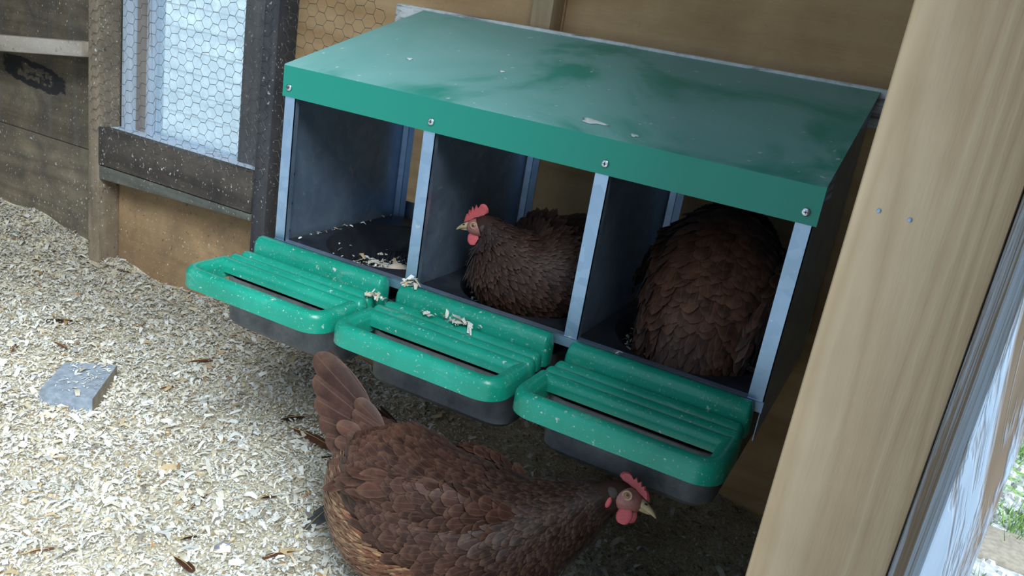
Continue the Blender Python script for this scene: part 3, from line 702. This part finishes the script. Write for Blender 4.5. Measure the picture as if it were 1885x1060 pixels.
# ================================================================== HENS
def head_parts(hen, c, Fd, Ud, s=1.15, comb_scale=1.0, flop=0.0):
    """c head centre, Fd forward, Ud up"""
    Fd = Vector(Fd).normalized(); Ud = Vector(Ud); Ld = Ud.cross(Fd).normalized(); Ud = Fd.cross(Ld).normalized(); c = Vector(c)
    M3 = Matrix((Fd, Ld, Ud)).transposed()
    def W(f, l, u): return c+M3 @ Vector((f*s, l*s, u*s))
    b = MB(); b.sphere(W(.004, 0, -.003), .0245*s, .0190*s, .0165*s, M3, 20, 12); b.build('face', MAT['face'], hen, True)['label'] = 'bare red face skin'
    # beak: upper and lower mandible
    R = []
    for t in (0, .25, .5, .75, .92, 1.0):
        f = .022+.027*t; drop = -.002-.0080*t**2.1; w_ = .0074*(1-t)**.7+.0006; h = .0082*(1-t)**.6+.0006
        R.append([W(f, w_*math.cos(a), drop+h*(math.sin(a) if math.sin(a) > 0 else math.sin(a)*.6)) for a in [2*math.pi*k/12 for k in range(12)]])
    b = MB(); b.rings(R); bk = b.build('beak', MAT['beak'], hen, True); bk['label'] = 'horn yellow upper beak'
    R = []
    for t in (0, .4, .8, 1.0):
        f = .020+.020*t; w_ = .0068*(1-t)**.7+.0005; h = .004*(1-t)**.7+.0005
        R.append([W(f, w_*math.cos(a), -.0062-.0026*t+h*math.sin(a)) for a in [2*math.pi*k/10 for k in range(10)]])
    b = MB(); b.rings(R); b.build('lower_beak', MAT['beak'], bk, True)
    for sd_ in (1, -1):
        b = MB(); b.sphere(W(.032, sd_*.0058, .0018), .0022*s, .001*s, .0012*s, M3); b.build('nostril', MAT['hole'], bk, True)
        y = sd_*.0172
        b = MB()
        R = []
        for k in range(16):
            a = 2*math.pi*k/16; R.append([W(.009+(.0058+.0016*math.cos(p))*math.cos(a), y+sd_*.0011*math.sin(p)+sd_*.0002, .0035+(.0052+.0016*math.cos(p))*math.sin(a)) for p in [2*math.pi*j/6 for j in range(6)]])
        R.append(R[0]); b.rings(R, True, False); lid = b.build('eyelid', MAT['lid'], hen, True)
        b = MB(); b.sphere(W(.009, y-sd_*.0018, .0035), .0050*s, .0036*s, .0046*s, M3); b.build('eye', MAT['iris'], lid, True)
        b = MB(); b.sphere(W(.0092, y+sd_*.0006, .0037), .0023*s, .0014*s, .0023*s, M3); b.build('pupil', MAT['pupil'], lid, True)
        b = MB(); b.sphere(W(-.010, sd_*.0185, -.001), .0080*s, .0035*s, .0075*s, M3); b.build('ear_tuft', MAT['ear'], hen, True)
        b = MB(); b.sphere(W(-.011, sd_*.0190, -.0130), .0050*s, .003*s, .0085*s, M3); b.build('earlobe', MAT['comb'], hen, True)
        b = MB(); R = []                                                    # wattle: flat hanging lobe
        for j in range(1, 10):
            ph = math.pi*j/10; zz = -.0105-.022*(1-math.cos(ph))/2; r = .0105*math.sin(ph)**.75
            R.append([W(.013+r*math.cos(a), sd_*(.0085+.003*(1-math.cos(ph)))+.0022*math.sin(a), zz) for a in [2*math.pi*k/14 for k in range(14)]])
        b.rings(R); b.build('wattle', MAT['comb'], hen, True)['label'] = 'rounded red wattle'
    # comb: serrated blade
    k = comb_scale
    out = [(.034, .004), (.031, .013), (.0275, .020), (.0255, .018), (.0225, .028), (.0195, .023), (.0160, .0345), (.0125, .028), (.0085, .038), (.0050, .031), (.0, .0385), (-.005, .040), (-.0105, .037), (-.0135, .031), (-.0135, .025), (-.009, .0205), (.000, .0165), (.012, .014), (.022, .008)]
    out = [(f, .010+(u-.010)*k if u > .010 else u) for f, u in out]
    n = len(out); ctr = (.010, .018)
    R = []
    for w_, sh in ((-.0016, .94), (-.0026, .80), (.0026, .80), (.0016, .94)): pass
    b = MB(); 
    def lay(off, sh): return [W(f, off*(1.25-.02*j*0)+flop*max(0, u-.012), u) if sh == 1 else W(ctr[0]+(f-ctr[0])*sh, off+flop*max(0, u-.012), ctr[1]+(u-ctr[1])*sh) for j, (f, u) in enumerate(out)]
    V = lay(0, 1.0)+lay(.0026, .86)+lay(-.0026, .86); 
    Fq = []
    for j in range(n):
        j2 = (j+1) % n; Fq.append((j, j2, n+j2, n+j)); Fq.append((j2, j, 2*n+j, 2*n+j2))
    Fq.append(tuple(n+j for j in range(n))); Fq.append(tuple(2*n+j for j in range(n-1, -1, -1)))
    b.add(V, Fq); b.build('comb', MAT['comb'], hen, 'auto')['label'] = 'serrated red comb'

def hen(name, base, label, sec, head, wings, tail, zone, legs=None, row=.0105, up=(0, 0, 1), fluff=None, fmask=None, group='red brown hens'):
    h = empty(name, base, label, 'hen', group)
    L = Loft(sec, up=up); L.mesh('body', MAT['henbody'], h, .93)
    pl = Plume(); clothe(pl, L, zone, row, mask=(lambda t, th: ~fmask(t, th)) if fmask else None, t1=.92); clothe(pl, L, lambda t, th: (.026-.014*max(0, (t-.78)/.22), .0075-.0025*max(0, (t-.78)/.22), zone(t, th)[2]*1.05, .10), .0055, .12, .05, None, .66, .92); pl.build('plumage', h)
    if fluff: pf = Plume(); fluff(pf, L); pf.build('fluff', h)['label'] = 'pale tan down at the rear'
    for wsec, outward, wzone in wings:
        LW = Loft(wsec, n=24, up=up); wo = LW.mesh('wing', MAT['henbody'], h, .95); p2 = Plume()
        msk = (lambda t, th: np.cos(th) > -.25) if outward > 0 else (lambda t, th: np.cos(th) < .25)
        clothe(p2, LW, wzone, .0135, .06, .05, msk, .0); p2.build('wing_feathers', wo)
    for root, d, nrm, ln, wd, c_ in tail:
        P = np.array([root], float); D = unit(np.array([d], float)); N = unit(np.array([nrm], float)); N = unit(N-D*(D*N).sum(1, keepdims=True))
        V, F, U, C = feather_arrays(P, D, N, np.array([ln]), np.array([wd]), np.array([c_]), .02, .10, .30, rows=9); mk('tail_feather', V, F, MAT['feather'], h, smooth=True, uv=U, tint=C)
    if head: head_parts(h, **head)
    for lg in (legs or []):
        hip, knee, foot = [Vector(q_) for q_ in lg]; b = MB()
        b.tube([hip, (hip+knee)/2, knee], [.026, .018, .0085], 10); b.tube([knee, (knee*.5+foot*.5), foot+Vector((0, 0, .008))], [.0078, .0065, .007], 10)
        for a, ln in ((-.5, .045), (0, .055), (.5, .045), (3.14, .022)):
            dv = Vector((math.cos(a), math.sin(a), 0)); b.tube([foot+Vector((0, 0, .008)), foot+dv*ln*.5+Vector((0, 0, .010)), foot+dv*ln+Vector((0, 0, .001))], [.0065, .0052, .0015], 8)
        b.build('leg', MAT['leg'], h, True)['label'] = 'yellow scaly leg'
    return h

DK = np.array((.045, .020, .016)); MID = np.array((.082, .034, .023)); RED = np.array((.150, .060, .034)); TAN = np.array((.50, .29, .16)); BLK = np.array((.026, .015, .014))
# --- the hen on the floor
def zone1(t, th):
    dn = -math.sin(th); low = max(0, dn)
    if t < .22:
        k = min(1, max(0, low*1.6-.15)); c = MID*(1-k)+TAN*k
        return (.036, .020-.009*k, c, .10+.12*k)
    if t < .62:
        k = min(1, max(0, low*1.3-.35)); c = (DK*.5+MID*.5)*(1-k)+(RED*1.25)*k
        return (.036, .022-.004*k, c, .12)
    if t < .88:
        f = (t-.62)/.26; return (.040-.010*f, .019-.010*f, (DK*.75+BLK*.25)*(1-.2*f), .08)
    return (.014, .006, BLK*1.4, .05)
def wz1(t, th):
    f = t
    c = MID*.55+DK*.45
    if f < .35: return (.060, .022, MID*1.1, .06)
    return (.034, .022, c*(.9+.3*(1-f)), .11)
B1 = [(.388, -.188, -.166, .018, .018, .045), (.403, -.193, -.184, .046, .044, .125), (.436, -.203, -.208, .078, .074, .172), (.486, -.215, -.229, .097, .086, .170), (.55, -.222, -.242, .103, .090, .140),
      (.625, -.215, -.233, .092, .084, .100), (.685, -.203, -.212, .069, .070, .078), (.730, -.188, -.180, .044, .048, .054), (.762, -.174, -.153, .029, .033, .037), (.785, -.165, -.136, .0215, .024, .025), (.800, -.160, -.131, .0185, .0205, .019), (.815, -.157, -.132, .010, .012, .010)]
W1R = [(.450, -.300, -.198, .005, .010, .012), (.49, -.303, -.192, .010, .028, .026), (.55, -.305, -.188, .014, .042, .032), (.61, -.292, -.182, .014, .042, .030), (.66, -.272, -.180, .009, .028, .022), (.69, -.25, -.18, .004, .01, .01)]
W1L = [(x, -.448-y, z-.01, a, b_*.8, c_) for x, y, z, a, b_, c_ in W1R]
tail1 = []
for k in range(7):
    f = k/6
    for sd_ in (-1, 1):
        el = .60-.95*f; sp = sd_*(.04+.22*f)
        d = (-math.cos(el)*math.cos(sp), math.cos(el)*math.sin(sp)+sd_*.12, math.sin(el))
        tail1.append(((.400+.022*f, -.192+sd_*(.006+.026*f), -.150-.055*f), d, (.2, sd_*.9, .42), .138-.086*f, .046, tuple((DK*.4+MID*.6)*random.uniform(.8, 1.25))))
def fm1(t, th): return (np.sin(th) < -.06-.55*np.abs(t-.14)) & (t < .46)
def fluff1(pf, L):
    def zf(t, th): return (.030, .0050, TAN*random.uniform(.6, 1) if random.random() < .75-1.2*abs(t-.12) else RED*1.6, .30)
    clothe(pf, L, zf, .0040, .20, .25, fm1, 0.0, .46)
for k in range(26):                                                         # coverts over the tail root
    f = random.random(); sd_ = random.choice((-1, 1)); el = .55-.9*f+random.uniform(-.12, .12); sp = sd_*(.05+.4*f)
    tail1.append(((.424+.012*f+random.uniform(-.008, .012), -.193+sd_*(.010+.040*f), -.146-.075*f), (-math.cos(el)*math.cos(sp), math.cos(el)*math.sin(sp)+sd_*.10, math.sin(el)), (.25, sd_*.9, .5), random.uniform(.045, .072), .026, tuple((DK*.3+MID*.5+RED*.2)*random.uniform(.7, 1.4))))
hen('hen', (.53, -.22, FZ), 'red brown hen on the floor, head low under the right perch', B1,
    dict(c=(.800, -.160, -.130), Fd=(.97, -.06, -.02), Ud=(0, .42, 1), s=1.10, comb_scale=.62, flop=0.0),
    [(W1R, 1, wz1), (W1L, -1, wz1)], tail1, zone1,
    legs=[((.52, -.26, -.31), (.50, -.262, -.375), (.525, -.262, FZ+.002)), ((.52, -.18, -.31), (.54, -.178, -.375), (.56, -.178, FZ+.002))], fluff=fluff1, fmask=fm1)

# --- the hen sitting in the middle nest
def zone2(t, th):
    if t < .25: return (.040, .022, DK, .10)
    if t < .62: return (.036, .021, DK*.6+MID*.4, .11)
    if t < .88:
        f = (t-.62)/.26; return (.036-.006*f, .014-.006*f, DK*.8+MID*.2, .08)
    return (.013, .0055, BLK*1.6, .05)
B2 = [(.585, .362, .115, .02, .02, .02), (.572, .340, .095, .050, .055, .06), (.545, .300, .065, .080, .080, .095), (.515, .245, .050, .097, .090, .100), (.490, .190, .046, .100, .090, .098), (.465, .140, .048, .090, .086, .092),
      (.442, .105, .066, .066, .070, .082), (.424, .090, .092, .044, .046, .056), (.410, .086, .110, .030, .030, .034), (.398, .085, .117, .022, .0225, .022), (.386, .084, .116, .0185, .020, .018), (.374, .083, .113, .010, .011, .010)]
tail2 = [((.580, .345, .125), (math.sin(a)*.25+.10, .55, .80+.15*math.cos(a)), (math.cos(a), -.2, .2), .11, .032, tuple(DK*random.uniform(.7, 1.1))) for a in [-.9+.2*k for k in range(10)]]
W2L = [(.575, .33, .085, .006, .014, .014), (.572, .28, .065, .010, .040, .040), (.575, .23, .058, .012, .055, .050), (.562, .17, .055, .010, .045, .040), (.535, .125, .06, .004, .014, .012)]
hen('hen', (.49, .2, -.052), 'red brown hen sitting in the middle nest, head turned left', B2,
    dict(c=(.387, .084, .117), Fd=(-.93, -.16, -.16), Ud=(-.10, -.06, 1), s=1.0, comb_scale=1.0, flop=.10), [(W2L, 1, wz1)], tail2, zone2)

# --- the hen in the right nest, seen from behind
def zone3(t, th):
    if t < .22: return (.050, .016, MID*.9, .05)
    if t < .75: return (.046, .030, RED*.75+MID*.25, .12)
    return (.030, .014, DK, .07)
B3 = [(.796, .062, -.015, .045, .012, .014), (.794, .080, .005, .066, .026, .030), (.790, .115, .045, .084, .052, .062), (.784, .155, .090, .093, .066, .080), (.780, .200, .130, .094, .070, .085), (.780, .245, .160, .084, .066, .08), (.784, .285, .175, .062, .052, .060), (.790, .315, .178, .036, .034, .036), (.796, .338, .172, .022, .022, .022), (.80, .352, .165, .010, .010, .010)]
W3L = [(.705, .095, .000, .006, .012, .014), (.700, .115, .045, .010, .022, .022), (.692, .150, .085, .012, .034, .034), (.690, .195, .125, .012, .040, .038), (.700, .240, .150, .008, .026, .024), (.715, .265, .160, .004, .01, .01)]
W3R = [(1.573-x, y, z, a, b_, c_) for x, y, z, a, b_, c_ in W3L]
def wz3(t, th): return (.055, .017, MID, .06) if t < .5 else (.04, .022, MID*.9, .10)
tail3 = [((.796+.030*k/5, .085, .012), (.16*k/5, -.55, -.80), (0, -.8, .55), .060, .024, tuple(MID*random.uniform(.7, 1.0))) for k in range(-5, 6)]
hen('hen', (.79, .2, -.052), 'red brown hen in the right nest seen from behind', B3,
    dict(c=(.797, .342, .172), Fd=(.2, .9, -.3), Ud=(0, .2, 1), s=1.0, comb_scale=.8, flop=.2), [(W3L, -1, wz3), (W3R, 1, wz3)], tail3, zone3)

# ================================================================== LOOSE FEATHERS ON THE FLOOR
def loose(x, y, ang, ln, wd, c_, label, curl=.15, bend=0.0, dz=.010):
    z = float(floor_h(np.array(x), np.array(y)))+dz
    P = np.array([[x, y, z]]); D = np.array([[math.cos(ang), math.sin(ang), .02]]); D = unit(D)
    V, F, U, C = feather_arrays(P, D, np.array([[0, 0, 1.]]), np.array([ln]), np.array([wd]), np.array([c_], float), .10, curl, .2, rows=9, side_bend=bend)
    f = empty('fallen_feather', (x, y, z-.004), label, 'feather', 'moulted feathers on the floor')
    mk('vane', V, F, MAT['feather'], f, smooth=True, uv=U, tint=C)
    b = MB(); Dv = Vector(D[0]); p = Vector(P[0]); Sv = Vector((Dv.y, -Dv.x, 0)).normalized()
    b.tube([p-Dv*ln*.18+Vector((0, 0, .001)), p]+[p+Dv*ln*u+Sv*(bend*u*u*ln)+Vector((0, 0, (.10*u-curl*u*u)*ln+.0008)) for u in (.3, .6, .9)], [.0009, .0009, .0008, .0005, .0003], 5); b.build('quill', MAT['leg'], f, True)
    return f
def ray_floor(u, v):
    d = fw+rr*((u-942.5)/FPX)-uu*((v-530)/FPX); t = (FZ-CAM.z)/d.z; p = CAM+d*t; return p.x, p.y
LF = [((150, 602), (80, 598), .022, BLK, 'small black feather left of the perch, near the back wall', 0),
      ((565, 772), (515, 776), .024, BLK*.8, 'short black feather lying above the feather pile behind the hen', 0),
      ((535, 800), (610, 835), .030, RED*.8, 'reddish feather with pale quill behind the hen on the floor', 0),
      ((630, 845), (575, 850), .030, BLK, 'black feather tucked behind the floor hen tail', .1),
      ((560, 985), (615, 935), .034, np.array((.10, .105, .12)), 'grey feather beside the tan fluff of the floor hen', 0),
      ((620, 935), (600, 900), .020, RED*.8, 'brown curled feather above the grey one by the hen', .2),
      ((345, 940), (383, 905), .008, MID, 'narrow brown feather standing in the shavings', 0),
      ((48, 1016), (98, 1002), .010, RED*1.2, 'curved rusty feather near the bottom left', .15),
      ((320, 1020), (362, 1045), .016, MID*.8, 'brown barred feather at the bottom of the frame', .1),
      ((425, 1002), (395, 1012), .014, np.array((.35, .38, .5)), 'pale blue grey feather with dark base', 0),
      ((545, 1018), (480, 1022), .012, RED, 'bent reddish feather left of the floor hen', -.25),
      ((330, 995), (360, 985), .010, BLK, 'small dark feather above the barred one', .2),
      ((290, 715), (318, 706), .012, RED*.9, 'small rust feather right of the paving block', .2),
      ((345, 668), (390, 662), .016, RED*.8, 'brown feather between paving block and left perch', .1),
      ((20, 655), (30, 640), .012, RED*1.2, 'red brown feather at the left edge of the floor', 0),
      ((95, 640), (130, 650), .010, RED, 'rust wisp above the paving block', .2),
      ((478, 925), (505, 918), .014, DK, 'dark brown scrap of feather on the pale shavings', .1),
      ((240, 505), (215, 500), .020, DK, 'brown feather at the foot of the back wall', .1)]
for (a, b_, wd, c_, lab, bend) in LF:
    A = Vector(ray_floor(*a)); B = Vector(ray_floor(*b_)); dv = B-A
    loose(A.x, A.y, math.atan2(dv.y, dv.x), max(.02, dv.length), wd, np.array(c_), lab, bend=bend)

# ================================================================== OUTSIDE
n = 2600; x = RNG.uniform(1.18, 2.3, n); y = RNG.uniform(.2, 2.4, n)
b = MB()
V = []; F = []; C = []
for i in range(n):
    r = RNG.uniform(.005, .016); m = len(V); a0 = RNG.uniform(0, 6.28)
    for k in range(5): V.append((x[i]+r*math.cos(a0+1.2566*k), y[i]+r*.8*math.sin(a0+1.2566*k), -.601))
    for k in range(5): V.append((x[i]+r*.6*math.cos(a0+1.2566*k), y[i]+r*.5*math.sin(a0+1.2566*k), -.6+r*.7))
    F += [(m+k, m+(k+1) % 5, m+5+(k+1) % 5, m+5+k) for k in range(5)]+[tuple(m+5+k for k in range(5))]
    g_ = RNG.uniform(.25, .7); C += [(g_, g_*1.0, g_*1.02)]*10
tag(mk('gravel', V, F, MAT['gravel'], tint=C), 'grey gravel stones in the yard beyond the corner board', 'gravel', kind='stuff')
n = 5000; cl = RNG.integers(0, 14, n); cxs = RNG.uniform(1.25, 2.0, 14); cys = RNG.uniform(.5, 2.2, 14)
x = cxs[cl]+RNG.normal(0, .06, n); y = cys[cl]+RNG.normal(0, .05, n); h_ = RNG.uniform(.02, .06, n); a = RNG.uniform(0, 6.28, n)
V = np.stack([np.c_[x-.002*np.cos(a), y-.002*np.sin(a), np.full(n, -.6)], np.c_[x+.002*np.cos(a), y+.002*np.sin(a), np.full(n, -.6)], np.c_[x+RNG.normal(0, .015, n), y+RNG.normal(0, .015, n), -.6+h_]], 1).reshape(-1, 3)
F = np.arange(3*n).reshape(-1, 3); g_ = RNG.uniform(.6, 1.2, (n, 1)); C = np.repeat(np.array([[.24, .40, .12]])*g_, 3, 0)
tag(mk('grass', V, F, MAT['grass'], tint=C), 'tufts of green grass in the gravel yard', 'grass', kind='stuff')
tag(box('paving_slab', (1.34, .98, -.605), (1.58, 1.16, -.585), MAT['slab_side'], bevel=.006), 'brownish flat stone slab in the gravel outside', 'slab')

# pale neighbouring shed seen through the window
nh = empty('neighbouring_shed', (-2.9, 2.7, -.60), 'pale clapboard shed wall seen hazily through the cloudy window', 'shed')
box('wall_core', (-4.6, 2.71, -.60), (-1.2, 2.76, 2.0), MAT['shed'], nh, 0)
for k in range(20):
    z = -.60+k*.13; V = boxv((-4.6, 2.69, z), (-1.2, 2.708, z+.136)); V = [(x_, y_-(.006 if z_ < z+.05 and y_ < 2.7 else 0), z_) for x_, y_, z_ in V]
    mk('clapboard', V, BF, MAT['shed'], nh)
